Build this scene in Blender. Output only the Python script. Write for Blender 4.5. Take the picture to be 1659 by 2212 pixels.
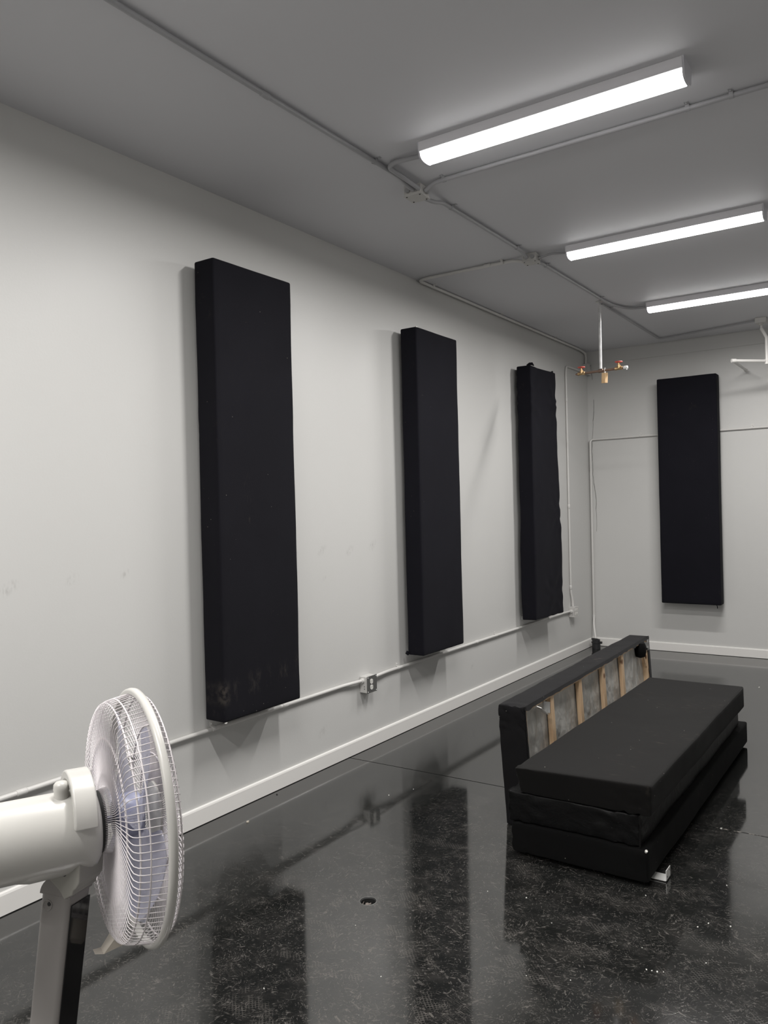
import bpy, bmesh, math, random
from mathutils import Vector, Matrix, noise
random.seed(7)
S = bpy.context.scene
for o in list(bpy.data.objects): bpy.data.objects.remove(o)
col = S.collection
PI = math.pi
H, L = 3.40, 8.949            # ceiling height, far wall distance
XR, YB = 5.0, -3.6            # right wall, rear wall

# ------------------------------------------------------------------ camera
yaw, pitch, roll = 0.5966, -0.0047, -0.0242
fwd = Vector((-math.sin(yaw)*math.cos(pitch), math.cos(yaw)*math.cos(pitch), math.sin(pitch)))
r0 = Vector((math.cos(yaw), math.sin(yaw), 0)); u0 = r0.cross(fwd)
rgt = r0*math.cos(roll)+u0*math.sin(roll); upv = -r0*math.sin(roll)+u0*math.cos(roll)
cd = bpy.data.cameras.new('camera'); cam = bpy.data.objects.new('camera', cd); col.objects.link(cam)
m = Matrix((rgt, upv, -fwd)).transposed().to_4x4(); m.translation = Vector((3.1827, 0, 1.65))
cam.matrix_world = m
cd.sensor_fit = 'HORIZONTAL'; cd.sensor_width = 36; cd.lens = 1708.3/1659*36
cd.clip_start = .02; cd.clip_end = 60
S.camera = cam
# ------------------------------------------------------------------ light and exposure
w = bpy.data.worlds.new('world'); S.world = w; w.use_nodes = True
w.node_tree.nodes['Background'].inputs[0].default_value = (.6, .65, .7, 1)
w.node_tree.nodes['Background'].inputs[1].default_value = .05
LAMP = 9.0                    # radiance of every lit diffuser (side glow)
LAMP_W = 47.5                 # watts of the downward light of each fixture
LAMP_COL = (1.0, .978, .952)
S.view_settings.view_transform = 'Standard'; S.view_settings.look = 'None'
S.view_settings.exposure = 0.0; S.view_settings.gamma = 1.0; S.view_settings.use_curve_mapping = False

# ------------------------------------------------------------------ materials
def mat(name, color=(.5,.5,.5), rough=.5, metal=0, ior=1.5, bump=None, var=0, varscale=6, **kw):
    m = bpy.data.materials.new(name); m.use_nodes = True
    nt = m.node_tree; b = nt.nodes['Principled BSDF']
    b.inputs['Base Color'].default_value = (*color, 1); b.inputs['Roughness'].default_value = rough
    b.inputs['Metallic'].default_value = metal; b.inputs['IOR'].default_value = ior
    for k, v in kw.items(): b.inputs[k.replace('_', ' ')].default_value = v
    tc = nt.nodes.new('ShaderNodeTexCoord')
    if var:
        n = nt.nodes.new('ShaderNodeTexNoise'); n.inputs['Scale'].default_value = varscale; n.inputs['Detail'].default_value = 4
        nt.links.new(tc.outputs['Object'], n.inputs['Vector'])
        mx = nt.nodes.new('ShaderNodeMix'); mx.data_type = 'RGBA'
        mx.inputs[6].default_value = (*[c*(1-var) for c in color], 1); mx.inputs[7].default_value = (*[min(1, c*(1+var)) for c in color], 1)
        nt.links.new(n.outputs[0], mx.inputs[0]); nt.links.new(mx.outputs[2], b.inputs['Base Color'])
    if bump:
        n = nt.nodes.new('ShaderNodeTexNoise'); n.inputs['Scale'].default_value = bump[0]; n.inputs['Detail'].default_value = 3
        nt.links.new(tc.outputs['Object'], n.inputs['Vector'])
        bp = nt.nodes.new('ShaderNodeBump'); bp.inputs['Strength'].default_value = bump[1]; bp.inputs['Distance'].default_value = bump[2]
        nt.links.new(n.outputs[0], bp.inputs['Height']); nt.links.new(bp.outputs[0], b.inputs['Normal'])
    return m

class NG:
    """little helper for writing node maths"""
    def __init__(s, nt): s.nt = nt
    def _in(s, sock, v):
        if hasattr(v, 'links') or hasattr(v, 'is_output'): s.nt.links.new(v, sock)
        else: sock.default_value = v
    def math(s, op, a, b=0, c=0, clamp=False):
        n = s.nt.nodes.new('ShaderNodeMath'); n.operation = op; n.use_clamp = clamp
        s._in(n.inputs[0], a); s._in(n.inputs[1], b); s._in(n.inputs[2], c); return n.outputs[0]
    def ramp(s, v, a, b, lo=0, hi=1):
        n = s.nt.nodes.new('ShaderNodeMapRange'); n.interpolation_type = 'SMOOTHSTEP'
        s._in(n.inputs[0], v); n.inputs[1].default_value = a; n.inputs[2].default_value = b
        n.inputs[3].default_value = lo; n.inputs[4].default_value = hi; return n.outputs[0]
    def mapping(s, vec, rot=0, scale=(1,1,1), loc=(0,0,0)):
        n = s.nt.nodes.new('ShaderNodeMapping'); s.nt.links.new(vec, n.inputs[0])
        n.inputs[1].default_value = loc; n.inputs[2].default_value = (0,0,rot); n.inputs[3].default_value = scale; return n.outputs[0]
    def noise(s, vec, scale, detail=4, rough=.55, dist=0):
        n = s.nt.nodes.new('ShaderNodeTexNoise'); s.nt.links.new(vec, n.inputs['Vector'])
        n.inputs['Scale'].default_value = scale; n.inputs['Detail'].default_value = detail
        n.inputs['Roughness'].default_value = rough; n.inputs['Distortion'].default_value = dist; return n.outputs[0]
    def voro(s, vec, scale, feature='F1', out=0, rand=1):
        n = s.nt.nodes.new('ShaderNodeTexVoronoi'); n.feature = feature; s.nt.links.new(vec, n.inputs['Vector'])
        n.inputs['Scale'].default_value = scale; n.inputs['Randomness'].default_value = rand; return n.outputs[out]
    def mix(s, f, a, b):
        n = s.nt.nodes.new('ShaderNodeMix'); n.data_type = 'RGBA'; s._in(n.inputs[0], f); s._in(n.inputs[6], a); s._in(n.inputs[7], b); return n.outputs[2]
    def sep(s, vec):
        n = s.nt.nodes.new('ShaderNodeSeparateXYZ'); s.nt.links.new(vec, n.inputs[0]); return n.outputs
    def comb(s, x, y, z=0):
        n = s.nt.nodes.new('ShaderNodeCombineXYZ'); s._in(n.inputs[0], x); s._in(n.inputs[1], y); s._in(n.inputs[2], z); return n.outputs[0]

def wall_mat():
    m = mat('wall_paint', (.60,.59,.57), .42); nt = m.node_tree; g = NG(nt); b = nt.nodes['Principled BSDF']
    v = nt.nodes.new('ShaderNodeTexCoord').outputs['Object']; x, y, z = g.sep(v)
    # scuff marks on the left wall (y, z, size)
    marks = [(1.86,1.35,.030),(2.16,1.362,.022),(2.45,1.363,.018),(3.965,1.387,.030),(4.262,1.369,.030),(4.535,1.392,.032),
             (5.965,.289,.020),(3.982,1.207,.015),(3.93,.235,.03)]
    tot = None
    nz = g.noise(g.mapping(v, 0, (1,3,1)), 26, 4)
    for (a, c, s_) in marks:
        dy = g.math('DIVIDE', g.math('SUBTRACT', y, a), s_*1.5); dz = g.math('DIVIDE', g.math('SUBTRACT', z, c), s_)
        k = g.math('SUBTRACT', dz, g.math('MULTIPLY', dy, .7))
        d = g.math('SQRT', g.math('ADD', g.math('MULTIPLY', dy, dy), g.math('MULTIPLY', k, k)))
        q = g.ramp(d, 0, 1.4, 1, 0)
        tot = q if tot is None else g.math('ADD', tot, q)
    onleft = g.ramp(x, .005, .01, 1, 0)
    tot = g.math('MULTIPLY', g.math('MULTIPLY', tot, g.ramp(nz, .42, .66)), onleft)
    n2 = g.noise(v, 1.3, 3)
    base = g.mix(n2, (.585,.582,.568,1), (.615,.612,.598,1))
    c = g.mix(g.math('MULTIPLY', tot, .35, clamp=True), base, (.25,.24,.23,1))
    nt.links.new(c, b.inputs['Base Color'])
    bp = nt.nodes.new('ShaderNodeBump'); bp.inputs['Strength'].default_value = .12; bp.inputs['Distance'].default_value = .002
    nt.links.new(g.noise(v, 90, 2), bp.inputs['Height']); nt.links.new(bp.outputs[0], b.inputs['Normal'])
    return m

def floor_mat():
    m = mat('floor_epoxy', (.02,.02,.02), .1, ior=1.95); nt = m.node_tree; g = NG(nt); b = nt.nodes['Principled BSDF']
    v = nt.nodes.new('ShaderNodeTexCoord').outputs['Object']; x, y, z = g.sep(v)
    # worn area: where people walked, in the open floor in front of the stacked panels
    wn = g.noise(v, .9, 3)
    dens = g.math('ADD', g.ramp(y, 1.2, 5.2, .95, .15), g.ramp(x, .3, 2.2, 0, .40))
    dens = g.math('ADD', dens, g.math('MULTIPLY', g.math('SUBTRACT', wn, .5), 1.3))
    dens = g.math('MULTIPLY', dens, g.ramp(y, 4.0, 5.6, 1, .12)); dens = g.math('MAXIMUM', dens, .06)
    dens = g.math('MULTIPLY', dens, g.ramp(x, .05, .9, .25, 1))
    tot = None
    # short curved scuffs in several directions
    for i, (rot, sx, sy, sc, lo) in enumerate([(.5,1,3.2,17,.60),(1.5,1,4,21,.60),(2.4,1,3.5,27,.595),(-.3,1,4,33,.59),(.9,1,3,46,.585),(2.9,1,3,19,.605),(2.0,1,2.5,60,.585)]):
        q = g.mapping(g.mapping(v, rot), 0, (sx,sy,1), (3.1*i,1.7*i,0))
        n = g.noise(q, sc, 5, .7, .9)
        k = g.ramp(n, lo, lo+.05)
        brk = g.ramp(g.noise(v, 3.5+1.7*i, 3), .43, .60)
        k = g.math('MULTIPLY', k, brk)
        tot = k if tot is None else g.math('MAXIMUM', tot, k)
    # fine hair scratches
    for i, (rot, sc) in enumerate([(.35,6),(1.9,8)]):
        q = g.mapping(g.mapping(v, rot), 0, (1,14,1), (5*i,2,0))
        e = g.voro(q, sc, 'DISTANCE_TO_EDGE')
        k = g.math('MULTIPLY', g.ramp(e, 0, .012, 1, 0), g.ramp(g.noise(v, 6, 2), .52, .66))
        tot = g.math('MAXIMUM', tot, g.math('MULTIPLY', k, .8))
    # tread prints: small honeycomb dots inside sparse patches
    cell = g.voro(g.mapping(v, .8), 92, 'DISTANCE_TO_EDGE', rand=.15)
    patch = g.ramp(g.noise(g.mapping(v, .4, (1,2.2,1)), 3.1, 1), .54, .62)
    tread = g.math('MULTIPLY', g.math('MULTIPLY', g.math('MULTIPLY', g.ramp(cell, .05, .13, 1, 0), patch), g.ramp(g.noise(v, 19, 3), .43, .58)), .6)
    film = g.math('MULTIPLY', g.ramp(g.noise(v, 7, 6, .7), .42, .8), .22)
    tot = g.math('MAXIMUM', tot, tread)
    amt = g.math('MULTIPLY', g.math('ADD', tot, film), dens, clamp=True)
    # a few bright specks
    sp = g.voro(v, 34); spk = g.math('MULTIPLY', g.ramp(sp, .035, .07, 1, 0), g.ramp(g.noise(v, 3.3, 2), .5, .7))
    base = g.mix(g.noise(v, 1.7, 4), (.0085,.009,.0088,1), (.013,.0138,.013,1))
    c = g.mix(g.math('MULTIPLY', amt, .85), base, (.125,.116,.108,1))
    c = g.mix(g.math('MULTIPLY', spk, g.math('MULTIPLY', dens, .8), clamp=True), c, (.5,.5,.48,1))
    # control joint sawn across the slab at y = 4.2 m
    jd = g.math('ABSOLUTE', g.math('SUBTRACT', y, g.math('ADD', 4.185, g.math('MULTIPLY', x, .012))))
    jn = g.ramp(jd, .0030, .0052, 1, 0)
    c = g.mix(jn, c, (.004,.004,.004,1))
    # paler worn joint fill on the right of the stack
    wornj = g.math('MULTIPLY', g.ramp(jd, .003, .008, 1, 0), g.math('MULTIPLY', g.ramp(x, 2.2, 2.4), g.ramp(g.noise(v, 30, 3), .45, .6)))
    c = g.mix(g.math('MULTIPLY', wornj, .6), c, (.3,.28,.25,1))
    nt.links.new(c, b.inputs['Base Color'])
    rg = g.math('ADD', .05, g.math('MULTIPLY', amt, .05)); rg = g.math('ADD', rg, g.math('MULTIPLY', g.noise(v, 2.1, 3), .03))
    rg = g.math('ADD', rg, g.math('MULTIPLY', jn, .4))
    nt.links.new(rg, b.inputs['Roughness'])
    nt.links.new(g.math('MULTIPLY', g.math('MULTIPLY', g.math('SUBTRACT', 1, jn), g.math('SUBTRACT', 1, g.math('MULTIPLY', amt, .75, clamp=True))), .5), b.inputs['Specular IOR Level'])
    bp = nt.nodes.new('ShaderNodeBump'); bp.inputs['Strength'].default_value = .025; bp.inputs['Distance'].default_value = .002
    hgt = g.math('ADD', g.math('MULTIPLY', g.noise(v, 14, 2), .35), g.math('MULTIPLY', tot, -.25)); hgt = g.math('SUBTRACT', hgt, g.math('MULTIPLY', jn, 3))
    nt.links.new(hgt, bp.inputs['Height']); nt.links.new(bp.outputs[0], b.inputs['Normal'])
    return m

def fabric_mat(name, c, rough, dust=0, spec=.25, crease=0, sheen=.12, band=False):
    m = mat(name, c, rough); nt = m.node_tree; g = NG(nt); b = nt.nodes['Principled BSDF']
    b.inputs['Specular IOR Level'].default_value = spec
    b.inputs['Sheen Weight'].default_value = sheen; b.inputs['Sheen Roughness'].default_value = .5
    v = nt.nodes.new('ShaderNodeTexCoord').outputs['Object']
    n = g.noise(v, 3.2, 4); base = g.mix(n, tuple(k*.8 for k in c)+(1,), tuple(k*1.2 for k in c)+(1,))
    d = g.math('MULTIPLY', g.ramp(g.noise(v, 2.3, 2), .55, .72), g.ramp(g.noise(g.mapping(v, .2, (1,3,1)), 16, 6, .7), .55, .75))
    sp = g.math('MULTIPLY', g.ramp(g.voro(v, 21), .02, .06, 1, 0), g.ramp(g.noise(v, 6, 1), .55, .6))
    c2 = g.mix(g.math('MULTIPLY', d, dust, clamp=True), base, (.16,.135,.11,1))
    c2 = g.mix(g.math('MULTIPLY', sp, min(1, dust*2), clamp=True), c2, (.4,.38,.34,1))
    if band:      # pale rub mark across the face near the foot, strongest on the near edge
        x, y, z = g.sep(v)
        zz = g.math('ADD', z, g.math('MULTIPLY', y, -.12))
        bd = g.math('MULTIPLY', g.ramp(zz, .10, .15), g.ramp(zz, .19, .27, 1, 0))
        bd = g.math('MULTIPLY', bd, g.ramp(g.noise(g.mapping(v, 0, (1,2,1)), 9, 6, .75), .5, .72))
        ed = g.math('MULTIPLY', g.ramp(y, -.300, -.24, 1, 0), g.math('MULTIPLY', g.ramp(z, .07, .12), g.ramp(z, .16, .24, 1, 0)))
        ed = g.math('MULTIPLY', g.math('MULTIPLY', ed, g.ramp(x, .13, .18)), g.ramp(g.noise(v, 30, 4), .35, .6))
        c2 = g.mix(g.math('MULTIPLY', g.math('MAXIMUM', g.math('MULTIPLY', bd, .5), ed), .42, clamp=True), c2, (.10,.088,.075,1))
    nt.links.new(c2, b.inputs['Base Color'])
    bp = nt.nodes.new('ShaderNodeBump'); bp.inputs['Strength'].default_value = .25; bp.inputs['Distance'].default_value = .0015
    h = g.noise(v, 420, 2)
    if crease: h = g.math('ADD', h, g.math('MULTIPLY', g.noise(g.mapping(v, .6, (1,3,2)), 9, 4, .6, 1.5), crease))
    nt.links.new(h, bp.inputs['Height']); nt.links.new(bp.outputs[0], b.inputs['Normal'])
    return m

def wood_mat(name, c1, c2, axis=2):
    m = mat(name, c1, .55); nt = m.node_tree; g = NG(nt); b = nt.nodes['Principled BSDF']
    v = nt.nodes.new('ShaderNodeTexCoord').outputs['Object']
    sc = [6,6,6]; sc[axis] = .6
    n = g.noise(g.mapping(v, 0, tuple(sc)), 9, 5, .6, 1.2)
    c = g.mix(g.ramp(n, .3, .7), (*c1,1), (*c2,1))
    kn = g.ramp(g.voro(g.mapping(v, 0, (1,1,1)), 4.5), .05, .11, 1, 0)
    c = g.mix(kn, c, (.16,.07,.03,1))
    nt.links.new(c, b.inputs['Base Color']); return m

M = {}
M['wall'] = wall_mat(); M['floor'] = floor_mat()
M['ceiling'] = mat('ceiling_paint', (.64,.64,.665), .6, bump=(70,.12,.002))
M['trim'] = mat('trim_gloss_white', (.80,.785,.76), .28, bump=(12,.05,.002))
M['gap'] = mat('dark_gap', (.02,.02,.02), .8)
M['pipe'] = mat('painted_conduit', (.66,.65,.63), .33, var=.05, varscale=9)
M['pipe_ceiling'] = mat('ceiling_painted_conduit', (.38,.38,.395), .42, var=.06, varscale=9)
M['galv'] = mat('galvanised_steel', (.50,.50,.50), .38, .85, var=.2, varscale=30)
M['boxpaint'] = mat('painted_steel_box', (.58,.57,.55), .4, .0, var=.08, varscale=30)
M['grey_plate'] = mat('grey_cover_plate', (.16,.16,.155), .35, .4)
M['white_plastic'] = mat('white_receptacle_plastic', (.75,.74,.70), .3)
M['dark'] = mat('dark_slot', (.02,.02,.02), .6)
M['black_rubber'] = mat('black_rubber', (.02,.02,.022), .45, bump=(40,.4,.003))
M['fabric'] = fabric_mat('black_fabric', (.0085,.0083,.0118), .9, dust=.12, spec=.10, sheen=.02)
M['fabric_dusty'] = fabric_mat('dusty_black_fabric', (.0085,.0083,.0112), .9, dust=.25, spec=.10, sheen=.02, band=True)
M['fabric_top'] = fabric_mat('worn_black_fabric', (.0052,.0048,.0046), .85, dust=.5, spec=.15, sheen=.05)
M['fabric_black'] = fabric_mat('plain_black_fabric', (.0042,.0042,.0043), .88, dust=.3, spec=.10, sheen=.02)
M['fabric_standing'] = fabric_mat('creased_black_fabric', (.0062,.0058,.0066), .85, dust=.5, spec=.15, sheen=.05)
M['vinyl'] = fabric_mat('shiny_black_wrap', (.0025,.0025,.0027), .42, dust=.3, spec=.2, crease=6, sheen=0)
M['lamp_body'] = mat('lamp_white_enamel', (.82,.81,.84), .4)
M['clear_cap'] = mat('lamp_end_cap', (.62,.62,.66), .3)
M['fan'] = mat('fan_white_plastic', (.55,.54,.51), .28, var=.02)
M['fan_column'] = mat('fan_grey_plastic', (.27,.255,.245), .4)
M['fan_wire'] = mat('fan_wire_coating', (.68,.64,.65), .25)
M['fan_black'] = mat('glossy_black_inlay', (.006,.006,.007), .12)
M['blade'] = mat('translucent_blue_grey_blade', (.72,.73,.86), .22, ior=1.45, Transmission_Weight=.75, Alpha=.75)
M['hub'] = mat('blue_grey_hub_plastic', (.32,.33,.45), .3)
M['beige'] = mat('beige_plastic_latch', (.55,.50,.43), .45)
M['wood'] = wood_mat('pine_batten', (.74,.55,.36), (.64,.43,.26))
M['wood_side'] = wood_mat('dark_pine', (.30,.16,.08), (.42,.24,.12))
M['pine_block'] = wood_mat('pale_pine', (.78,.55,.32), (.62,.40,.20))
M['copper'] = mat('copper_brown_pipe', (.25,.17,.13), .38, .7, var=.3, varscale=30)
M['brass'] = mat('brass', (.55,.38,.20), .35, .9)
M['red'] = mat('red_handwheel_enamel', (.50,.07,.05), .35)
M['chip'] = mat('white_debris', (.75,.74,.70), .5)
M['steel'] = mat('zinc_plated_steel', (.85,.85,.83), .35, .25)
def plastic_sheet():
    m = mat('clear_plastic_sheet', (.30,.29,.27), .32, bump=(7,.9,.02)); nt = m.node_tree; g = NG(nt); b = nt.nodes['Principled BSDF']
    v = nt.nodes.new('ShaderNodeTexCoord').outputs['Object']
    n = g.noise(g.mapping(v, 0, (1,1.6,1)), 5, 5, .6, 1.2)
    nt.links.new(g.mix(g.ramp(n, .35, .7), (.46,.455,.43,1), (.66,.65,.61,1)), b.inputs['Base Color'])
    return m
M['sheet'] = plastic_sheet()
def lamp_mat():
    m = bpy.data.materials.new('lit_lamp_diffuser'); m.use_nodes = True; nt = m.node_tree; nt.nodes.clear()
    e = nt.nodes.new('ShaderNodeEmission'); e.inputs[0].default_value = (*LAMP_COL, 1); e.inputs[1].default_value = LAMP
    o = nt.nodes.new('ShaderNodeOutputMaterial'); nt.links.new(e.outputs[0], o.inputs[0]); return m
M['lamp'] = lamp_mat()

# ------------------------------------------------------------------ object helpers
def tag(o, label=None, cat=None, group=None, kind=None):
    if label: o['label'] = label
    if cat: o['category'] = cat
    if group: o['group'] = group
    if kind: o['kind'] = kind
    return o
def thing(name, loc, label, cat, group=None, rotz=0):
    o = bpy.data.objects.new(name, None); o.empty_display_size = .1; col.objects.link(o)
    o.matrix_world = Matrix.Translation(loc) @ Matrix.Rotation(rotz, 4, 'Z')
    o['_mw'] = [v for row in o.matrix_world for v in row]
    return tag(o, label, cat, group)
WM = {}
def world_of(o):
    if o is None: return Matrix.Identity(4)
    mm = o.matrix_basis.copy() if o.parent is None else world_of(o.parent) @ o.matrix_basis
    return mm
def fillet(pts, r, n=6):
    pts = [Vector(p) for p in pts]; out = [pts[0]]
    for i in range(1, len(pts)-1):
        a, b, c = pts[i-1], pts[i], pts[i+1]
        d1 = (a-b); d2 = (c-b); rr = min(r, d1.length*.48, d2.length*.48)
        p1 = b+d1.normalized()*rr; p2 = b+d2.normalized()*rr
        for k in range(n+1):
            t = k/n; out.append(p1*(1-t)**2 + b*2*t*(1-t) + p2*t*t)
    out.append(pts[-1]); return out
class MB:
    def __init__(s): s.v = []; s.f = []; s.M = Matrix.Identity(4)
    def add(s, vs, fs):
        k = len(s.v); s.v += [s.M @ Vector(q) for q in vs]; s.f += [tuple(i+k for i in f) for f in fs]; return s
    def box(s, a, b):
        x0,y0,z0 = a; x1,y1,z1 = b
        return s.add([(x0,y0,z0),(x1,y0,z0),(x1,y1,z0),(x0,y1,z0),(x0,y0,z1),(x1,y0,z1),(x1,y1,z1),(x0,y1,z1)],
                     [(0,3,2,1),(4,5,6,7),(0,1,5,4),(1,2,6,5),(2,3,7,6),(3,0,4,7)])
    def tube(s, pts, r, n=10, caps=True, closed=False):
        pts = [Vector(p) for p in pts]; N = len(pts); rings = []; prev = None
        for i, p in enumerate(pts):
            if closed: t = (pts[(i+1)%N]-pts[i-1])
            else: t = (pts[min(i+1,N-1)]-pts[max(i-1,0)])
            t.normalize()
            if prev is None:
                a = Vector((0,0,1)) if abs(t.z) < .9 else Vector((1,0,0)); e = t.cross(a).normalized()
            else: e = (prev - t*prev.dot(t)).normalized()
            prev = e; f = t.cross(e); rr = r[i] if isinstance(r, (list,tuple)) else r
            rings.append([p+(e*math.cos(2*PI*k/n)+f*math.sin(2*PI*k/n))*rr for k in range(n)])
        vs = [q for ring in rings for q in ring]; fs = []
        for i in range(N if closed else N-1):
            a = i*n; b = ((i+1)%N)*n
            for k in range(n): fs.append((a+k, a+(k+1)%n, b+(k+1)%n, b+k))
        if caps and not closed: fs += [tuple(range(n-1,-1,-1)), tuple((N-1)*n+k for k in range(n))]
        return s.add(vs, fs)
    def lathe(s, prof, n=32, caps=True):       # prof: (r, h) about local z
        vs = []; fs = []
        for r, h in prof: vs += [(r*math.cos(2*PI*k/n), r*math.sin(2*PI*k/n), h) for k in range(n)]
        for i in range(len(prof)-1):
            for k in range(n): fs.append((i*n+k, i*n+(k+1)%n, (i+1)*n+(k+1)%n, (i+1)*n+k))
        if caps: fs += [tuple(range(n-1,-1,-1)), tuple((len(prof)-1)*n+k for k in range(n))]
        return s.add(vs, fs)
    def prism(s, poly, h0, h1):                # poly in local xy, extruded along z
        n = len(poly); vs = [(x,y,h0) for x,y in poly]+[(x,y,h1) for x,y in poly]
        return s.add(vs, [tuple(range(n-1,-1,-1)), tuple(range(n,2*n))]+[(i,(i+1)%n,n+(i+1)%n,n+i) for i in range(n)])
    def build(s, name, material, parent=None, origin=None, bevel=0, smooth=True, angle=35):
        inv = world_of(parent).inverted()
        org = Vector((0,0,0))
        if parent is None: org = Vector(origin) if origin is not None else Vector((0,0,0))
        me = bpy.data.meshes.new(name)
        me.from_pydata([tuple((inv @ v)-org) for v in s.v], [], s.f)
        bm = bmesh.new(); bm.from_mesh(me); bmesh.ops.remove_doubles(bm, verts=bm.verts, dist=1e-6)
        bmesh.ops.recalc_face_normals(bm, faces=bm.faces); bm.to_mesh(me); bm.free()
        me.materials.append(material)
        o = bpy.data.objects.new(name, me); col.objects.link(o); o.location = org
        if parent is not None: o.parent = parent
        if smooth:
            me.polygons.foreach_set('use_smooth', [True]*len(me.polygons))
            try: me.set_sharp_from_angle(angle=math.radians(angle))
            except Exception: pass
        if bevel:
            bv = o.modifiers.new('bevel', 'BEVEL'); bv.width = bevel; bv.segments = 2; bv.limit_method = 'ANGLE'
        return o

def cushion_box(a, b, r=.012, step=.03, amp=.0015, seed=0, folds=(), skip=()):
    """fabric wrapped box: rounded edges, dense faces, slight slack and folds. returns MB"""
    a = Vector(a); b = Vector(b); c = (a+b)/2; h = (b-a)/2
    axes = []
    for i in range(3):
        n = max(2, int(2*h[i]/step)); inner = [(-h[i]+r)+(2*(h[i]-r))*k/n for k in range(n+1)]
        axes.append([-h[i], -h[i]+r*.4]+inner+[h[i]-r*.4, h[i]])
    verts = {}; vl = []; fl = []
    def vid(p):
        k = tuple(round(q, 5) for q in p)
        if k not in verts: verts[k] = len(vl); vl.append(Vector(p))
        return verts[k]
    for ax in range(3):
        u, w_ = (ax+1)%3, (ax+2)%3
        for sgn in (-1, 1):
            if (ax, sgn) in skip: continue
            for i in range(len(axes[u])-1):
                for j in range(len(axes[w_])-1):
                    q = []
                    for (ii, jj) in ((i,j),(i+1,j),(i+1,j+1),(i,j+1)):
                        p = [0,0,0]; p[ax] = sgn*h[ax]; p[u] = axes[u][ii]; p[w_] = axes[w_][jj]; q.append(vid(p))
                    fl.append(tuple(q) if sgn > 0 else tuple(reversed(q)))
    out = []
    for p in vl:
        core = Vector([max(-h[i]+r, min(h[i]-r, p[i])) for i in range(3)])
        d = p-core; nrm = d.normalized() if d.length > 1e-7 else Vector((0,0,0))
        q = core+nrm*r
        # slack
        k = noise.noise(Vector((p.x*2.6+seed*7.1, p.y*2.6, p.z*2.6)))*amp*2 + noise.noise(Vector((p.x*11+seed, p.y*11, p.z*11+3)))*amp*.5
        for (fc, fr, fa, ph) in folds:   # folds fanning out from a corner: centre (relative), reach, depth, phase
            rel = p-Vector(fc); dd = rel.length
            if dd < fr*2.2:
                ang = math.atan2(rel.z, rel.x if abs(rel.x) > abs(rel.y) else rel.y)
                k += fa*math.sin(ang*9+ph)*math.exp(-((dd-fr*.45)/(fr*.5))**2)
        out.append(c+q+nrm*k)
    mb = MB(); mb.add([tuple(v) for v in out], fl); return mb

# ================================================================== THE ROOM
def struct(o): o['kind'] = 'structure'; return o
T = .12
DRAIN = (1.23, 2.686); DR = .034
# floor, with a real round hole where the drain is let in
mb = MB(); n = 32; q = .2
ring = [(DRAIN[0]+DR*math.cos(2*PI*k/n+PI/4), DRAIN[1]+DR*math.sin(2*PI*k/n+PI/4), 0) for k in range(n)]
sq = []
for k in range(n):
    t = 2*PI*k/n+PI/4; c_, s_ = math.cos(t), math.sin(t); mx = max(abs(c_), abs(s_)); sq.append((DRAIN[0]+q*c_/mx, DRAIN[1]+q*s_/mx, 0))
mb.add(ring+sq, [(k, n+k, n+(k+1)%n, (k+1)%n) for k in range(n)])
x0, x1, y0, y1 = -T, XR+T, YB-T, L+T; cx0, cx1, cy0, cy1 = DRAIN[0]-q, DRAIN[0]+q, DRAIN[1]-q, DRAIN[1]+q
for (a, b, c, d) in [(x0,y0,cx0,y1),(cx1,y0,x1,y1),(cx0,y0,cx1,cy0),(cx0,cy1,cx1,y1)]:
    mb.add([(a,b,0),(c,b,0),(c,d,0),(a,d,0)], [(0,1,2,3)])
struct(mb.build('floor', M['floor'], smooth=False))
struct(MB().box((-T, YB-T, H), (XR+T, L+T, H+T)).build('ceiling', M['ceiling'], smooth=False))
struct(MB().box((-T, YB-T, 0), (0, L+T, H)).build('wall_left', M['wall'], smooth=False))
struct(MB().box((0, L, 0), (XR, L+T, H)).build('wall_far', M['wall'], smooth=False))
struct(MB().box((XR, YB-T, 0), (XR+T, L+T, H)).build('wall_right', M['wall'], smooth=False))
struct(MB().box((0, YB-T, 0), (XR, YB, H)).build('wall_back', M['wall'], smooth=False))
def baseboard(name, a, b, nrm):
    a = Vector(a); b = Vector(b); d = (b-a).normalized(); nr = Vector(nrm); mb = MB()
    prof = [(0,.004),(.015,.004),(.015,.086),(.012,.094),(.0,.097)]
    vs = [tuple(a+nr*p+Vector((0,0,z))) for p, z in prof]+[tuple(b+nr*p+Vector((0,0,z))) for p, z in prof]; k = len(prof)
    mb.add(vs, [tuple(range(k)), tuple(range(2*k-1,k-1,-1))]+[(i,(i+1)%k,k+(i+1)%k,k+i) for i in range(k)])
    return struct(mb.build(name, M['trim'], smooth=False))
baseboard('baseboard_left', (0,YB,0), (0,L,0), (1,0,0)); baseboard('baseboard_far', (.015,L,0), (XR,L,0), (0,-1,0))
baseboard('baseboard_right', (XR,YB,0), (XR,L,0), (-1,0,0)); baseboard('baseboard_back', (.015,YB,0), (XR,YB,0), (0,1,0))
# header board across the top of the far wall; its lower edge reads as a fine dark line
struct(MB().box((0,L-.009,3.252), (XR,L,H)).build('trim_1', M['wall'], smooth=False))
# loose drywall tape crack, modelled as dark grey strands, running down the far wall beside the corner
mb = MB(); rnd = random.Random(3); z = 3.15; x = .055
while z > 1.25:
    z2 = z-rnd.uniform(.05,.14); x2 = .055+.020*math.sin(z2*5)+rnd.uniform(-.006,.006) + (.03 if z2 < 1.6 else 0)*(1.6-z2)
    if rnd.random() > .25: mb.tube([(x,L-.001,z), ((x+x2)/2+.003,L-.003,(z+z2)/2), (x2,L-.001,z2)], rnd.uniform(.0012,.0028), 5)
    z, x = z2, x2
struct(mb.build('corner_crack', mat('tape_crack_grey', (.2,.2,.19), .8), smooth=False))

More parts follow.
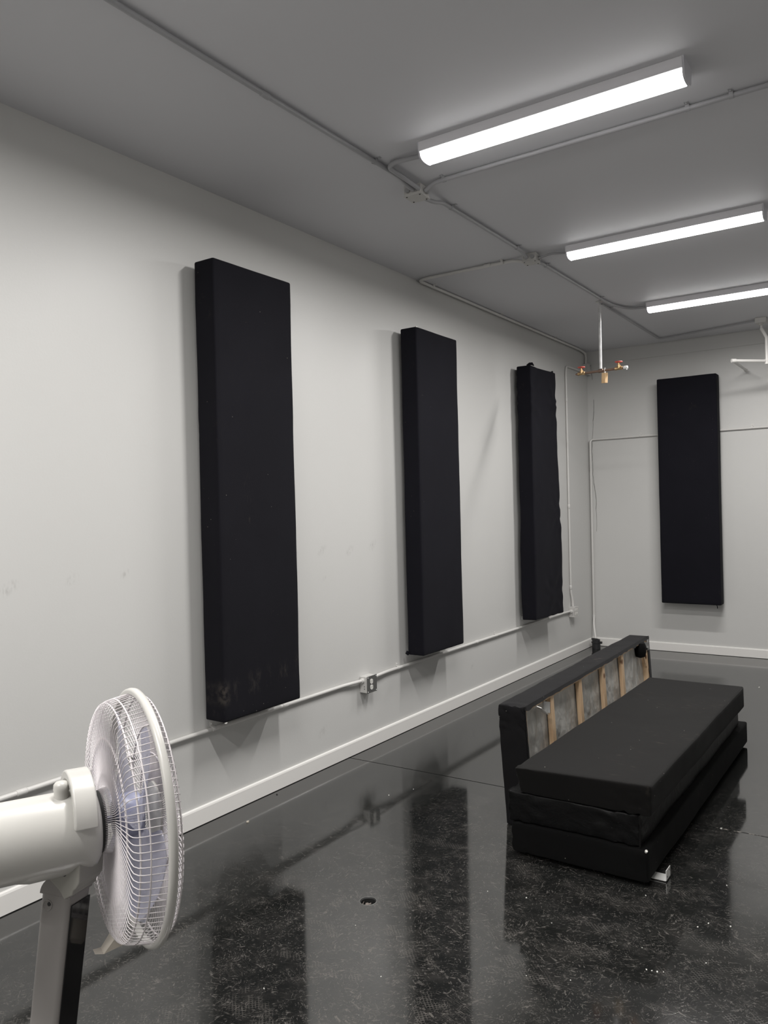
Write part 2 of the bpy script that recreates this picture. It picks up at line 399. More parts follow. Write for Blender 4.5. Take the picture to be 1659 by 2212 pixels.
# ================================================================== CEILING LIGHTS
def ceiling_light(x0, y, label):
    """four foot wraparound: enamel pan, lit curved diffuser, two end caps"""
    x1 = x0+1.228; w_ = .135
    t = thing('ceiling_light', ((x0+x1)/2, y+w_/2, H), label, 'ceiling light', 'wraparound ceiling lights')
    mb = MB()
    mb.box((x0+.006, y, H-.046), (x1-.006, y+w_, H)); mb.build('lamp_housing', M['lamp_body'], t, bevel=.002)
    prof = []
    for k in range(15):
        a = PI*k/14; prof.append((w_/2-(w_/2-.009)*math.copysign(abs(math.cos(a))**.75, math.cos(a)), -.046-.034*abs(math.sin(a))**.8))
    mb = MB(); vs = []; xs = [x0+.010, x0+.016, x1-.016, x1-.010]; ins = [.004, 0, 0, .004]
    for xx, i_ in zip(xs, ins):
        vs += [(xx, y+p, H+h+(i_ if h < -.05 else 0)) for p, h in prof]
    k = len(prof); fs = [(i*k+j, i*k+j+1, (i+1)*k+j+1, (i+1)*k+j) for i in range(3) for j in range(k-1)]+[tuple(range(k)), tuple(range(4*k-1,3*k-1,-1))]
    mb.add(vs, fs); mb.build('diffuser', M['lamp'], t, angle=50)
    ld = bpy.data.lights.new('lamp_light', 'AREA'); ld.shape = 'RECTANGLE'; ld.size = x1-x0-.04; ld.size_y = .085
    ld.energy = LAMP_W; ld.color = LAMP_COL; ld.spread = math.radians(176)
    lo = bpy.data.objects.new('lamp_light', ld); col.objects.link(lo); lo.parent = t; lo.location = (0, 0, -.081)
    for xe, s_ in ((x0, 1), (x1, -1)):
        mb = MB(); pp = [(y+p*1.0, H+h*1.03) for p, h in prof]+[(y+w_, H),(y, H)]; k = len(pp)
        vs = [(xe, a, b) for a, b in pp]+[(xe+.009*s_, a, b) for a, b in pp]
        mb.add(vs, [tuple(range(k)), tuple(range(2*k-1,k-1,-1))]+[(i,(i+1)%k,k+(i+1)%k,k+i) for i in range(k)])
        mb.build('end_cap', M['clear_cap'], t, smooth=False)
    return t
LX = 1.215
ceiling_light(LX, 3.255, 'long white ceiling light nearest the camera, largest of the three in view')
ceiling_light(LX, 5.156, 'long white ceiling light in the middle of the three')
ceiling_light(LX, 7.056, 'long white ceiling light farthest away, nearest the far wall')
for yy, w_ in ((1.355, 'just ahead of the camera, above the frame'), (-.545, 'behind the camera'), (-2.445, 'at the back of the room')):
    ceiling_light(LX, yy, 'long white ceiling light '+w_)

# ================================================================== CONDUITS
PR = .0115
WO = .0145                    # conduit axis stands this far off the wall or ceiling
def conduit(pts, label, r=PR, bend=.09, material='pipe', straps=(), couplings=(), n=10, wallax=None):
    """painted steel tube with its couplings and one-hole straps"""
    pts = [Vector(p) for p in pts]; t = thing('conduit', pts[0], label, 'conduit')
    MB().tube(fillet(pts, bend), r, n).build('tube', M[material], t, angle=60)
    for (p, d) in couplings:
        p = Vector(p); d = Vector(d).normalized()
        MB().tube([p-d*.024, p-d*.021, p+d*.021, p+d*.024], [r*1.02, r*1.22, r*1.22, r*1.02], n).build('coupling', M[material], t, angle=60)
    for (p, d, nrm) in straps:      # nrm points away from the wall
        p = Vector(p); d = Vector(d).normalized(); nr = Vector(nrm).normalized(); sd = d.cross(nr).normalized()
        mb = MB(); mb.M = Matrix((sd, nr, d)).transposed().to_4x4(); mb.M.translation = p
        pl = []
        for k in range(9):
            a = PI*k/8; pl.append((math.cos(a)*(r+.002), math.sin(a)*(r+.002)))
        g_ = WO-.0003
        outer = [(r+.002,-g_)]+pl+[(-r-.002,-g_+.002),(-r-.026,-g_+.002),(-r-.026,-g_),(-r-.0005,-g_)]
        inner = [(math.cos(PI-PI*k/8)*r, math.sin(PI-PI*k/8)*r) for k in range(9)]+[(r,-g_)]
        mb.prism(outer+inner, -.009, .009); 
        mb.M = mb.M @ Matrix.Translation((-r-.015,-g_+.002,0)) @ Matrix.Rotation(-PI/2, 4, 'X')
        mb.lathe([(.005,0),(.005,.003),(.003,.005)], 10)
        mb.build('strap', M[material], t, smooth=False)
    return t
zc = H-WO
Y, X, Z = (0,1,0), (1,0,0), (0,0,1)
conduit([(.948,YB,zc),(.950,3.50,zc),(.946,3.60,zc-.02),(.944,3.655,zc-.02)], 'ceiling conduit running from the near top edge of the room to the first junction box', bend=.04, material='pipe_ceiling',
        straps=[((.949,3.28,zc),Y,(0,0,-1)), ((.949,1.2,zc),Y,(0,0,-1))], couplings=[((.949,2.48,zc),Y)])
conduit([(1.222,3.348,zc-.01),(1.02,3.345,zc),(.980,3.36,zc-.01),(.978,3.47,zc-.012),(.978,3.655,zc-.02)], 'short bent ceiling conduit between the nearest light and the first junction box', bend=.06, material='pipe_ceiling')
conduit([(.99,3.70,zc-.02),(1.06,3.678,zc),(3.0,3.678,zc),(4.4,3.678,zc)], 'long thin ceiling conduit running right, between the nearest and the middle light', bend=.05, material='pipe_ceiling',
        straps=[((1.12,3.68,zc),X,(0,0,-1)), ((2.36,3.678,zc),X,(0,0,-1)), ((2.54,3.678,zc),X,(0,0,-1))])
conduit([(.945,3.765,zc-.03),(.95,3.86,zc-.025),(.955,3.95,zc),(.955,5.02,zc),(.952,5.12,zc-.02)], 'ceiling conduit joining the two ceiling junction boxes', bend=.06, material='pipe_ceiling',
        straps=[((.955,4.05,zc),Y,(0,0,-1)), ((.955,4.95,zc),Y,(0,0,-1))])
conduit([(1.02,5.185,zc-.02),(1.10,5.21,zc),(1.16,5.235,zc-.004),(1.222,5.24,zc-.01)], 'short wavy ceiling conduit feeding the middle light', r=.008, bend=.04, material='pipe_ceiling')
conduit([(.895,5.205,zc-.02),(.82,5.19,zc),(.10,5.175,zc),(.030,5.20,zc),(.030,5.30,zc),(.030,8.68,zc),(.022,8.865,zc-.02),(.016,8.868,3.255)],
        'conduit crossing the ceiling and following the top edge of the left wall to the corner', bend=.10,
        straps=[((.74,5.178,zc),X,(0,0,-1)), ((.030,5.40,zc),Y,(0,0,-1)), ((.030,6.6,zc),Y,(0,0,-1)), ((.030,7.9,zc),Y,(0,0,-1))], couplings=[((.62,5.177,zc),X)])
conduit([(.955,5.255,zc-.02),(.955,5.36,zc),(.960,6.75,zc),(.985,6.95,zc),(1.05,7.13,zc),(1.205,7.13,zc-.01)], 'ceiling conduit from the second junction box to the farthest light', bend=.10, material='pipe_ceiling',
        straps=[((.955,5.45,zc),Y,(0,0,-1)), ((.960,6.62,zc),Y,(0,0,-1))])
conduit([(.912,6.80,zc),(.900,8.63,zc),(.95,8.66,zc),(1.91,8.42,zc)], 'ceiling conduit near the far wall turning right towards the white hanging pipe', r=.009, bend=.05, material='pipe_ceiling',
        straps=[((.911,7.02,zc),Y,(0,0,-1))])
zl = .487
conduit([(WO,YB+.2,zl),(WO,4.14,zl),(.026,4.24,zl),(.028,4.335,zl-.003)], 'low horizontal conduit on the left wall behind the fan, ending at the grey outlet box', bend=.06,
        straps=[((WO,2.98,zl),Y,X),((WO,1.0,zl),Y,X)], couplings=[((WO,1.885,zl),Y),((WO,3.56,zl),Y)])
conduit([(.028,4.452,zl-.003),(.026,4.54,zl),(WO,4.66,zl),(WO,8.06,zl),(.02,8.14,zl),(.024,8.205,zl)], 'low horizontal conduit on the left wall running between the two outlet boxes', bend=.06,
        straps=[((WO,4.80,zl),Y,X),((WO,6.4,zl),Y,X)], couplings=[((WO,6.04,zl),Y),((WO,7.62,zl),Y)])
conduit([(.028,8.262,.532),(.026,8.262,.60),(WO,8.245,.69),(WO,8.245,3.07),(WO,8.265,3.15),(WO,8.76,3.155),(.03,8.832,3.155)], 'vertical conduit on the left wall rising from the four-socket outlet box', bend=.08,
        couplings=[((WO,8.245,.74),Z),((WO,8.245,1.62),Z),((WO,8.245,2.78),Z)])
conduit([(4.7,L-WO,2.40),(.045,L-WO,2.385),(.030,L-WO-.012,2.36),(.028,L-.030,.34),(.040,L-.075,.25),(.095,L-.165,.055)],
        'conduit running across the far wall behind the panel and down the corner', r=.012, bend=.04,
        couplings=[((.0285,L-.030,.33),Z)], straps=[((.60,L-WO,2.392),X,(0,-1,0)),((1.75,L-WO,2.394),X,(0,-1,0))])
t = thing('floor_stub', (.10, L-.175, 0), 'black rubber capped pipe stub on the floor in the far left corner', 'pipe stub')
mb = MB(); mb.M = Matrix.Translation((.098, L-.175, 0)); mb.lathe([(.047,0),(.047,.062),(.05,.064),(.05,.072),(.044,.074),(.044,.1),(.036,.102),(.036,.07)], 24); mb.build('stub_pipe', M['black_rubber'], t)
mb = MB(); mb.M = Matrix.Translation((.098, L-.175, .068)); mb.lathe([(.046,-.008),(.054,-.006),(.054,.006),(.046,.008)], 24); mb.box((.045,-.014,-.012),(.068,.012,.012)); mb.build('clamp_band', M['black_rubber'], t)
mb = MB(); mb.M = Matrix.Translation((.098, L-.175, .092)) @ Matrix.Rotation(.5,4,'Z'); mb.prism([(-.048,-.02),(-.01,-.046),(.012,-.03),(.0,.0),(-.03,.03),(-.05,.02)], 0, .022); mb.build('torn_flap', M['black_rubber'], t, smooth=False)

# ================================================================== BOXES
def ceiling_box(x, y, label, rot=0, s=.052):
    t = thing('junction_box', (x, y, H), label, 'junction box', rotz=rot)
    R_ = Matrix.Translation((x, y, H)) @ Matrix.Rotation(rot, 4, 'Z')
    mb = MB(); mb.M = R_; mb.box((-s,-s,-.054), (s,s,0)); mb.build('box_body', M['boxpaint'], t, bevel=.004)
    mb = MB(); mb.M = R_; mb.box((-s-.003,-s-.003,-.058), (s+.003,s+.003,-.054)); mb.build('cover_plate', M['boxpaint'], t, bevel=.001)
    for (a, b) in ((-1,-1),(1,1),(-1,1),(1,-1)):
        mb = MB(); mb.M = R_ @ Matrix.Translation((a*(s-.012), b*(s-.012), -.061)); mb.lathe([(.002,0),(.0045,.001),(.0045,.003)], 8); mb.build('screw', M['dark'], t)
    for (a, b, c) in ((-.025,-s,0),(.022,-s,0),(.02,s,0),(-s,.01,1),(s,.01,1)):
        mb = MB(); mb.M = R_ @ Matrix.Translation((a, b if not c else b, -.03)) @ (Matrix.Rotation(PI/2,4,'X') if not c else Matrix.Rotation(PI/2,4,'Y'))
        mb.lathe([(.015,-.014),(.017,-.012),(.017,-.006),(.0145,-.005),(.0145,.014)], 12); mb.build('locknut', M['galv'], t)
    return t
ceiling_box(.930, 3.710, 'square junction box on the ceiling by the nearest light', .06)
ceiling_box(.955, 5.190, 'square junction box on the ceiling by the middle light', .12, .05)
t = thing('junction_box', (0,8.875,3.19), 'small grey junction box high in the far left corner', 'junction box')
MB().box((0,8.825,3.13),(.05,8.925,3.25)).build('box_body', M['boxpaint'], t, bevel=.003)
MB().box((.05,8.822,3.127),(.054,8.928,3.253)).build('cover_plate', M['boxpaint'], t, bevel=.001)
for a, b in ((8.84,3.145),(8.91,3.235)):
    mb = MB(); mb.M = Matrix.Translation((.054,a,b)) @ Matrix.Rotation(PI/2,4,'Y'); mb.lathe([(.005,0),(.005,.002)], 8); mb.build('screw', M['dark'], t)
t = thing('junction_box', (1.93,8.40,H), 'small ceiling box holding the white hanging pipe', 'junction box')
MB().box((1.885,8.36,H-.05),(1.985,8.46,H)).build('box_body', M['boxpaint'], t, bevel=.003)
mb = MB(); mb.M = Matrix.Translation((1.935,8.41,H-.05)); mb.lathe([(.02,-.018),(.02,0)], 14); mb.build('pipe_collar', M['boxpaint'], t)

def outlet_box(y, z, size, gangs, label, plate='grey_plate', depth=.062):
    """surface box; plate faces +x, sockets as round receptacle faces"""
    h_ = size/2
    t = thing('outlet_box', (0,y,z), label, 'electrical outlet')
    MB().box((0,y-h_,z-h_),(depth,y+h_,z+h_)).build('box_body', M['boxpaint'], t, bevel=.003)
    MB().box((depth,y-h_-.002,z-h_-.002),(depth+.004,y+h_+.002,z+h_+.002)).build('cover_plate', M[plate], t, bevel=.0012)
    for gy in gangs:
        for gz in (-.0195,.0195):
            mb = MB(); mb.M = Matrix.Translation((depth+.004,y+gy,z+gz)) @ Matrix.Rotation(PI/2,4,'Y')
            pr = [(.017*math.cos(2*PI*k/24)*1.0, max(-.0145,min(.0145,.017*math.sin(2*PI*k/24)))) for k in range(24)]
            mb.prism([(a,b) for a,b in pr], 0, .003); rc = mb.build('receptacle', M['white_plastic'], t, angle=60)
            mb = MB()
            for sy in (-.0058,.0058): mb.box((depth+.0068,y+gy+sy-.001,z+gz-.002),(depth+.0074,y+gy+sy+.001,z+gz+.006))
            mb.box((depth+.0068,y+gy-.002,z+gz-.0095),(depth+.0074,y+gy+.002,z+gz-.006))
            mb.build('slots', M['dark'], rc, smooth=False)
    for (a, b) in ((-1,-1),(1,1),(-1,1),(1,-1)):
        mb = MB(); mb.M = Matrix.Translation((depth+.004,y+a*(h_-.007),z+b*(h_-.007))) @ Matrix.Rotation(PI/2,4,'Y'); mb.lathe([(.004,0),(.004,.0015),(.002,.0025)], 8); mb.build('screw', M['steel'], t)
    for (b, c) in ((.012,.03),(-.012,.04),(-.028,.04)):
        mb = MB(); mb.M = Matrix.Translation((c,y-h_,z+b)) @ Matrix.Rotation(PI/2,4,'X'); mb.lathe([(.0035,0),(.0035,.0006)], 8); mb.build('screw_hole', M['dark'], t)
    for sg in (-1, 1):
        mb = MB(); mb.M = Matrix.Translation((.028,y+sg*h_,z+(zl-z)-.003)) @ Matrix.Rotation(PI/2*(1 if sg<0 else -1),4,'X')
        mb.lathe([(.019,0),(.019,.005),(.0155,.006),(.0155,.02)], 12); mb.build('connector', M['pipe'], t, angle=50)
    return t
outlet_box(4.395, .455, .11, (-.008,), 'surface outlet box with dark plate and two white sockets on the left wall')
outlet_box(8.262, .475, .11, (-.024,.024), 'surface outlet box with four white sockets by the far left corner', 'boxpaint')

# ================================================================== ACOUSTIC PANELS ON THE WALLS
def z_bracket(mb, p, out, along):
    """zinc Z clip: foot on the panel back, leg, foot on the wall"""
    pass
def wall_panel(y0, y1, z0, z1, front, label, seed, m='fabric', folds=(), bulge=0, amp=.0016, back=.05, bot=True):
    t = thing('acoustic_panel', (0,(y0+y1)/2,z0), label, 'acoustic panel')
    mb = cushion_box((back,y0,z0),(front,y1,z1), .011, .03, amp, seed, folds)
    if bulge:
        for v in mb.v:
            k = (v.z-z0)/(z1-z0); e = (v.y-y0)/(y1-y0)
            v.y += bulge*(1-k)*.9*(e) + .018*math.sin(min(1,max(0,(k-.05)/.9))*PI*1.0)*(-.55 if e > .7 else 0)
            v.x += .010*math.sin(k*PI)*max(0,e-.2)*.8
    mb.build('fabric_cover', M[m], t, angle=60)
    for yy in (y0+.10, y1-.10):
        for zz in (z0+.012, z1-.045):
            mb = MB(); mb.box((.0015,yy-.02,zz-.022),(.004,yy+.02,zz+.03)); mb.box((.0015,yy-.02,zz+.027),(back,yy+.02,zz+.03)); mb.box((back-.003,yy-.02,zz+.0),(back,yy+.02,zz+.03))
            mb.build('wall_bracket', M['galv'], t, smooth=False)
    return t
p1f = .192
t = wall_panel(2.893,3.500,.560,2.965,.192, 'tall black fabric acoustic panel on the left wall nearest the camera, dusty near its foot', 1, 'fabric_dusty',
               folds=[((-.07,-.30,.35),.10,.0016,0)])
mb = MB()
for (yy, xx) in ((2.915,.183),(2.906,.188)): mb.box((xx-.004,yy-.004,.556),(xx+.004,yy+.004,.5605))
mb.build('staple', M['chip'], t, smooth=False)
t = wall_panel(4.879,5.486,.572,2.958,.187, 'smooth tall black fabric acoustic panel in the middle of the left wall', 2)
mb = MB().box((.176,4.885,2.955),(.186,4.9,2.963)); mb.build('staple', M['chip'], t, smooth=False)
MB().tube([(.052,4.874,.60),(.050,4.866,.585),(.060,4.872,.572)], [.008,.012,.006], 8).build('fabric_tuft', M['fabric'], t)
t = wall_panel(6.888,7.500,.562,2.955,.195, 'wrinkled crooked black fabric acoustic panel on the left wall nearest the corner', 3, 'fabric',
               folds=[((.02,.28,.85),.25,.006,.5),((-.02,-.3,.9),.3,.004,2),((.03,.28,-.2),.22,.005,1),((.03,.1,-1.0),.28,.005,3)], bulge=.075, amp=.005)
MB().tube([(.15,6.90,2.955),(.175,6.91,2.968),(.195,6.92,2.968),(.2,6.95,2.955)], [.006,.013,.014,.005], 8).build('fabric_tuft', M['fabric'], t)
MB().tube([(.10,7.50,2.95),(.185,7.44,2.96),(.195,7.40,2.955)], [.006,.010,.005], 8).build('fabric_tuft', M['fabric'], t)
# far wall panel
t = thing('acoustic_panel', (1.142, L, .553), 'tall black fabric acoustic panel on the far wall, over the horizontal conduit', 'acoustic panel')
cushion_box((.838,L-.19,.553),(1.446,L-.05,2.972), .012, .03, .0015, 5, [((.28,.02,1.17),.05,.003,0)]).build('fabric_cover', M['fabric'], t, angle=60)
for xx in (.94, 1.34):
    for zz in (.575, 2.93):
        mb = MB(); mb.box((xx-.02,L-.0045,zz-.03),(xx+.02,L-.0015,zz+.03)); mb.box((xx-.02,L-.05,zz+.027),(xx+.02,L-.0015,zz+.03)); mb.build('wall_bracket', M['galv'], t, smooth=False)
MB().tube([(1.39,L-.15,.56),(1.398,L-.15,.54),(1.40,L-.15,.515)], .004, 6).build('loose_thread', M['fabric'], t)

# ================================================================== STACK OF PANELS ON THE FLOOR
def floor_panel(a, b, label, m, seed, folds, amp=.002, skew=0, under=True):
    a = Vector(a); b = Vector(b); c = (a+b)/2
    t = thing('acoustic_panel', (c.x, c.y, a.z), label, 'acoustic panel')
    mb = cushion_box(a, b, .010, .022, amp, seed, folds)
    if skew:
        for v in mb.v:
            k = (v.z-a.z)/(b.z-a.z); e = (b.x-v.x)/(b.x-a.x)
            v.y += -skew*k*e*max(0,1-(v.y-a.y)/.5)
    for v in mb.v: v.z = min(b.z, max(a.z, v.z))
    mb.build('fabric_cover', M[m], t, angle=60)
    return t
t = floor_panel((1.553,3.402,.018),(2.190,5.745,.158), 'black acoustic panel lying on the floor, bottom of the stack', 'fabric_black', 11,
            [((-.28,-1.16,-.02),.12,.003,0),((.30,-1.16,-.05),.08,.002,1)])
# metal feet that keep it off the floor, one sticking out at the near right corner
for (x_, y_) in ((1.62,3.55),(1.62,5.6),(2.1,5.6)):
    MB().box((x_-.02,y_-.03,0),(x_+.02,y_+.03,.0195)).build('wall_bracket', M['galv'], t, smooth=False)
mb = MB(); mb.box((2.13,3.492,.004),(2.243,3.556,.007)); mb.box((2.240,3.492,.004),(2.243,3.556,.050)); br = mb.build('wall_bracket', M['steel'], t, smooth=False)
mb = MB()
for (yy, zz) in ((3.505,.020),(3.542,.038)):
    mb = MB(); mb.M = Matrix.Translation((2.2432,yy,zz)) @ Matrix.Rotation(PI/2,4,'Y'); mb.lathe([(.004,0),(.004,.0005)], 8); mb.build('screw_hole', M['dark'], br)
MB().tube([(2.182,3.407,.150),(2.186,3.402,.158)], .006, 8).build('staple', M['chip'], t)
t = floor_panel((1.538,3.412,.160),(2.160,5.62,.300), 'shiny black wrapped acoustic panel in the middle of the stack', 'vinyl', 12,
            [((-.26,-1.1,.02),.13,.006,0),((.24,-1.1,.03),.13,.008,1),((.05,-1.1,.05),.2,.002,2)], amp=.003)
# piping seam down the near right corner
MB().tube([(2.156,3.410,.296),(2.160,3.408,.26),(2.158,3.409,.2),(2.157,3.410,.165)], .0035, 6).build('seam', M['fabric_top'], t)
t = floor_panel((1.604,3.408,.302),(2.208,5.545,.436), 'black acoustic panel lying flat on top of the stack, scuffed upper face', 'fabric_top', 13,
            [((-.28,-1.07,.03),.10,.003,0),((.22,-1.07,-.03),.09,.007,1)], amp=.002, skew=.06)

# ---- panel standing on its long edge behind the stack, open back facing right
rz = math.radians(1.55)
base = Vector((1.378, 3.715, 0))
t = thing('acoustic_panel', base, 'black acoustic panel standing on its long edge behind the stack, showing its open wooden back', 'acoustic panel', rotz=rz)
RM = Matrix.Translation(base) @ Matrix.Rotation(rz, 4, 'Z')
LN, HT, DP = 2.46, .618, .150
lean = -.034
def shear(mb):      # the panel leans a little towards the left wall
    inv = RM.inverted()
    for i, v in enumerate(mb.v):
        p = inv @ v; p.x += lean*p.z/HT; mb.v[i] = RM @ p
    return mb
mb = cushion_box((0,0,0),(DP,LN,HT), .009, .022, .003, 21, [((.02,-1.23,.25),.12,.005,0)], skip=((0,1),))
# ragged turned-in lip round the open back
rnd = random.Random(5)
def lip(y, side): return .016+.010*abs(noise.noise(Vector((y*3.1,side*5,0))))+.020*abs(noise.noise(Vector((y*9,side*9,2))))
def strip(p_of, q_of, n_):
    vs = [];
    for k in range(n_+1): vs += [p_of(k/n_), q_of(k/n_)]
    return vs, [(2*k, 2*k+1, 2*k+3, 2*k+2) for k in range(n_)]
lp = MB()
for (pf, qf, n_) in [
    (lambda s: (DP, s*LN, HT), lambda s: (DP+.002, s*LN, HT-lip(s*LN,1)), 90),
    (lambda s: (DP, s*LN, 0), lambda s: (DP+.002, s*LN, lip(s*LN,2)), 90),
    (lambda s: (DP, 0, s*HT), lambda s: (DP+.002, lip(s*HT,3)*.5, s*HT), 30),
    (lambda s: (DP, LN, s*HT), lambda s: (DP+.002, LN-.035-lip(s*HT*2,4)*1.3, s*HT), 30)]:
    vs, fs = strip(pf, qf, n_)
    k = len(vs); vs2 = [(x-.004,y,z) for x,y,z in vs]
    lp.add(vs+vs2, fs+[tuple(i+k for i in reversed(f)) for f in fs]+[(2*i+1, 2*i+3, k+2*i+3, k+2*i+1) for i in range(len(fs))])
mb.M = RM; mb.v = [RM @ v for v in mb.v]; lp.v = [RM @ v for v in lp.v]
mb.add([], []); kk = len(mb.v); mb.v += lp.v; mb.f += [tuple(i+kk for i in f) for f in lp.f]
shear(mb).build('fabric_cover', M['fabric_standing'], t, angle=60)
def part(name, a, b, m, parent=None, bevel=0):
    q_ = MB(); q_.M = RM; q_.box(a, b); return shear(q_).build(name, M[m], parent or t, smooth=False, bevel=bevel)
# frame boards and battens
part('frame_board', (.06,.012,HT-.030), (DP-.006,LN-.012,HT-.010), 'wood')
part('frame_board', (.06,.012,.010), (DP-.006,LN-.012,.030), 'wood')
part('frame_board', (.06,.010,.030), (DP-.006,.030,HT-.030), 'wood')
part('frame_board', (.06,LN-.10,.030), (DP-.004,LN-.012,HT-.030), 'wood')
for yb in (.372, .845, 1.300, 1.730):
    b_ = part('batten', (DP-.030,yb,.030), (DP-.006,yb+.048,HT-.030), 'wood')
# wrinkled plastic sheet across the back, behind the battens
q_ = MB(); q_.M = RM; ny, nz = 120, 28; vs = []
for i in range(ny+1):
    for j in range(nz+1):
        y_ = .03+(LN-.10)*i/ny; z_ = .03+(HT-.06)*j/nz
        w1 = noise.noise(Vector((y_*4+z_*2.5, z_*3.5, 1)))*.012 + abs(noise.noise(Vector((y_*13+z_*9, z_*8-y_*5, 4))))*.010
        vs.append((DP-.040+w1*.8, y_, z_))
q_.add(vs, [(i*(nz+1)+j, (i+1)*(nz+1)+j, (i+1)*(nz+1)+j+1, i*(nz+1)+j+1) for i in range(ny) for j in range(nz)])
shear(q_).build('plastic_sheet', M['sheet'], t, angle=80)
# Z clips screwed under the top edge
def clip(y_, flip=1):
    q_ = MB(); q_.M = RM @ Matrix.Translation((DP-.012, y_, HT-.022)) @ Matrix.Rotation(.0, 4, 'Z')
    q_.box((-.01,-.004,-.018),(.004,.03,0))
    q_.M = RM @ Matrix.Translation((DP, y_+.008, HT-.026)) @ Matrix.Rotation(-.55*flip, 4, 'X') @ Matrix.Rotation(.25, 4, 'Y')
    q_.box((-.004,0,-.004),(.030,.105,0)); 
    o1 = shear(q_).build('wall_bracket', M['steel'], t, smooth=False)
    s_ = MB(); s_.M = q_.M; s_.box((.009,.02,-.0002),(.016,.088,.0008)); shear(s_).build('bracket_slot', M['dark'], o1, smooth=False)
    s_ = MB(); s_.M = RM @ Matrix.Translation((DP+.012, y_+.098, HT-.082)) @ Matrix.Rotation(-.15, 4, 'X') ; s_.box((-.016,0,0),(.024,.004,.058)); shear(s_).build('bracket_foot', M['grey_plate'], o1, smooth=False)
clip(.150); clip(2.20, .6)
# slack black cloth bunched round the far clip
q_ = MB(); q_.M = RM @ Matrix.Translation((DP-.012,2.225,HT-.075)); q_.lathe([(.010,-.055),(.036,-.045),(.048,-.01),(.05,.03),(.04,.055)], 14)
shear(q_).build('bunched_cloth', M['fabric_black'], t)
q_ = MB(); q_.M = RM @ Matrix.Translation((DP-.01,2.30,HT-.13)) @ Matrix.Rotation(.45,4,'X'); q_.box((-.006,-.008,-.09),(.008,.008,.03)); shear(q_).build('broken_batten', M['wood'], t, smooth=False)
part('bracket_foot', (DP-.004,LN-.075,HT-.10), (DP+.004,LN-.030,HT-.022), 'galv')

# ================================================================== HANGING PIPES
t = thing('hanging_pipe_manifold', (.903, 6.76, H), 'painted pipe hanging from the ceiling with a brown crossbar and two red valves', 'pipe fixture')
MB().tube([(.903,6.76,H),(.903,6.76,2.815)], .0125, 12).build('drop_pipe', mat('worn_white_painted_pipe', (.62,.62,.62), .35, .2, var=.5, varscale=14), t, angle=60)
mb = MB(); mb.M = Matrix.Translation((.903,6.76,H)); mb.lathe([(.03,-.006),(.03,0)], 16); mb.build('ceiling_flange', M['boxpaint'], t)
dv = Vector((1,.03,.030)); c0 = Vector((.903,6.76,2.797))
def al(s): return c0+dv*s
MB().tube([al(-.225),al(-.215),al(-.17),al(-.16),al(.20)], [.006,.010,.012,.011,.011], 12).build('crossbar', M['copper'], t, angle=50)
MB().tube([al(-.022),al(-.020),al(.020),al(.022)], [.013,.016,.016,.013], 12).build('tee_fitting', M['copper'], t, angle=50)
for s in (-.172, .155):
    p = al(s)
    mb = MB(); mb.tube([p-dv*.032,p-dv*.03,p-dv*.012,p+dv*.012,p+dv*.03,p+dv*.032], [.012,.016,.013,.013,.016,.012], 12)
    mb.M = Matrix.Translation(p); mb.lathe([(.013,0),(.013,.018),(.017,.018),(.017,.026),(.008,.03),(.008,.05)], 12); vb = mb.build('valve_body', M['brass'], t, angle=50)
    mb = MB(); mb.M = Matrix.Translation(p+Vector((0,0,.055)))
    mb.tube([(.027*math.cos(2*PI*k/20)*(1+.10*math.cos(2*PI*k/20*5)), .027*math.sin(2*PI*k/20)*(1+.10*math.cos(2*PI*k/20*5)), 0) for k in range(20)], .0055, 6, closed=True)
    for k in range(4): mb.tube([(0,0,0),(.026*math.cos(k*PI/2+.3), .026*math.sin(k*PI/2+.3), 0)], .004, 6)
    mb.lathe([(.008,-.008),(.008,.008)], 8); mb.build('handwheel', M['red'], vb, angle=60)
mb = MB(); mb.tube([al(.195),al(.200),al(.225),al(.232)], [.012,.014,.014,.012], 12); mb.tube([al(.222),al(.222)+Vector((0,0,-.02))], .006, 8); mb.build('end_fitting', M['steel'], t, angle=50)
t = thing('wood_block', (.955,6.752,2.79), 'small pale wood block hanging under the red-valved crossbar', 'wood block')
mb = MB(); mb.M = Matrix.Translation((.938,6.752,2.735)) @ Matrix.Rotation(.95,4,'Z') @ Matrix.Rotation(.09,4,'X'); mb.box((-.014,-.026,-.048),(.014,.026,.040)); mb.build('block', M['pine_block'], t, bevel=.002, smooth=False)
MB().tube([(.938,6.758,2.774),(.940,6.778,2.795),(.940,6.776,2.812),(.940,6.764,2.820),(.940,6.748,2.812),(.938,6.746,2.774)], .0015, 6).build('wire_loop', M['steel'], t)

t = thing('hanging_pipe_bracket', (1.985, 8.36, H), 'white plastic pipe hanging by the far wall with a horizontal arm and a prong', 'pipe fixture')
hz_ = 2.965; d2 = Vector((math.cos(yaw), math.sin(yaw), 0)); cc = Vector((1.985,8.368,hz_)); le = cc-d2*.33+Vector((0,0,.020))
mb = MB(); mb.tube([(1.985-.05,8.368+.042,H-.0685),(1.985-.05,8.368+.042,3.30)], .010, 10); mb.tube([(1.935,8.41,3.30),(1.985,8.368,3.2),(1.985,8.368,hz_)], .0155, 12); mb.build('drop_pipe', M['trim'], t, angle=60)
MB().tube([le, cc+d2*.34], .0145, 12).build('cross_arm', M['trim'], t, angle=60)
mb = MB(); mb.tube([le-d2*.012, le+d2*.03], .0185, 12); mb.build('elbow', M['trim'], t, angle=60)
yb = L-.09
mb = MB(); mb.tube([le, Vector((le.x, yb, le.z))], .0125, 12); mb.build('prong', M['pipe'], t, angle=60)
mb = MB(); mb.M = Matrix.Translation((le.x,yb,le.z)) @ Matrix.Rotation(PI/2,4,'X'); mb.lathe([(.010,-.01),(.018,-.01),(.018,.014),(.013,.018)], 14); mb.build('end_ring', M['boxpaint'], t, angle=50)
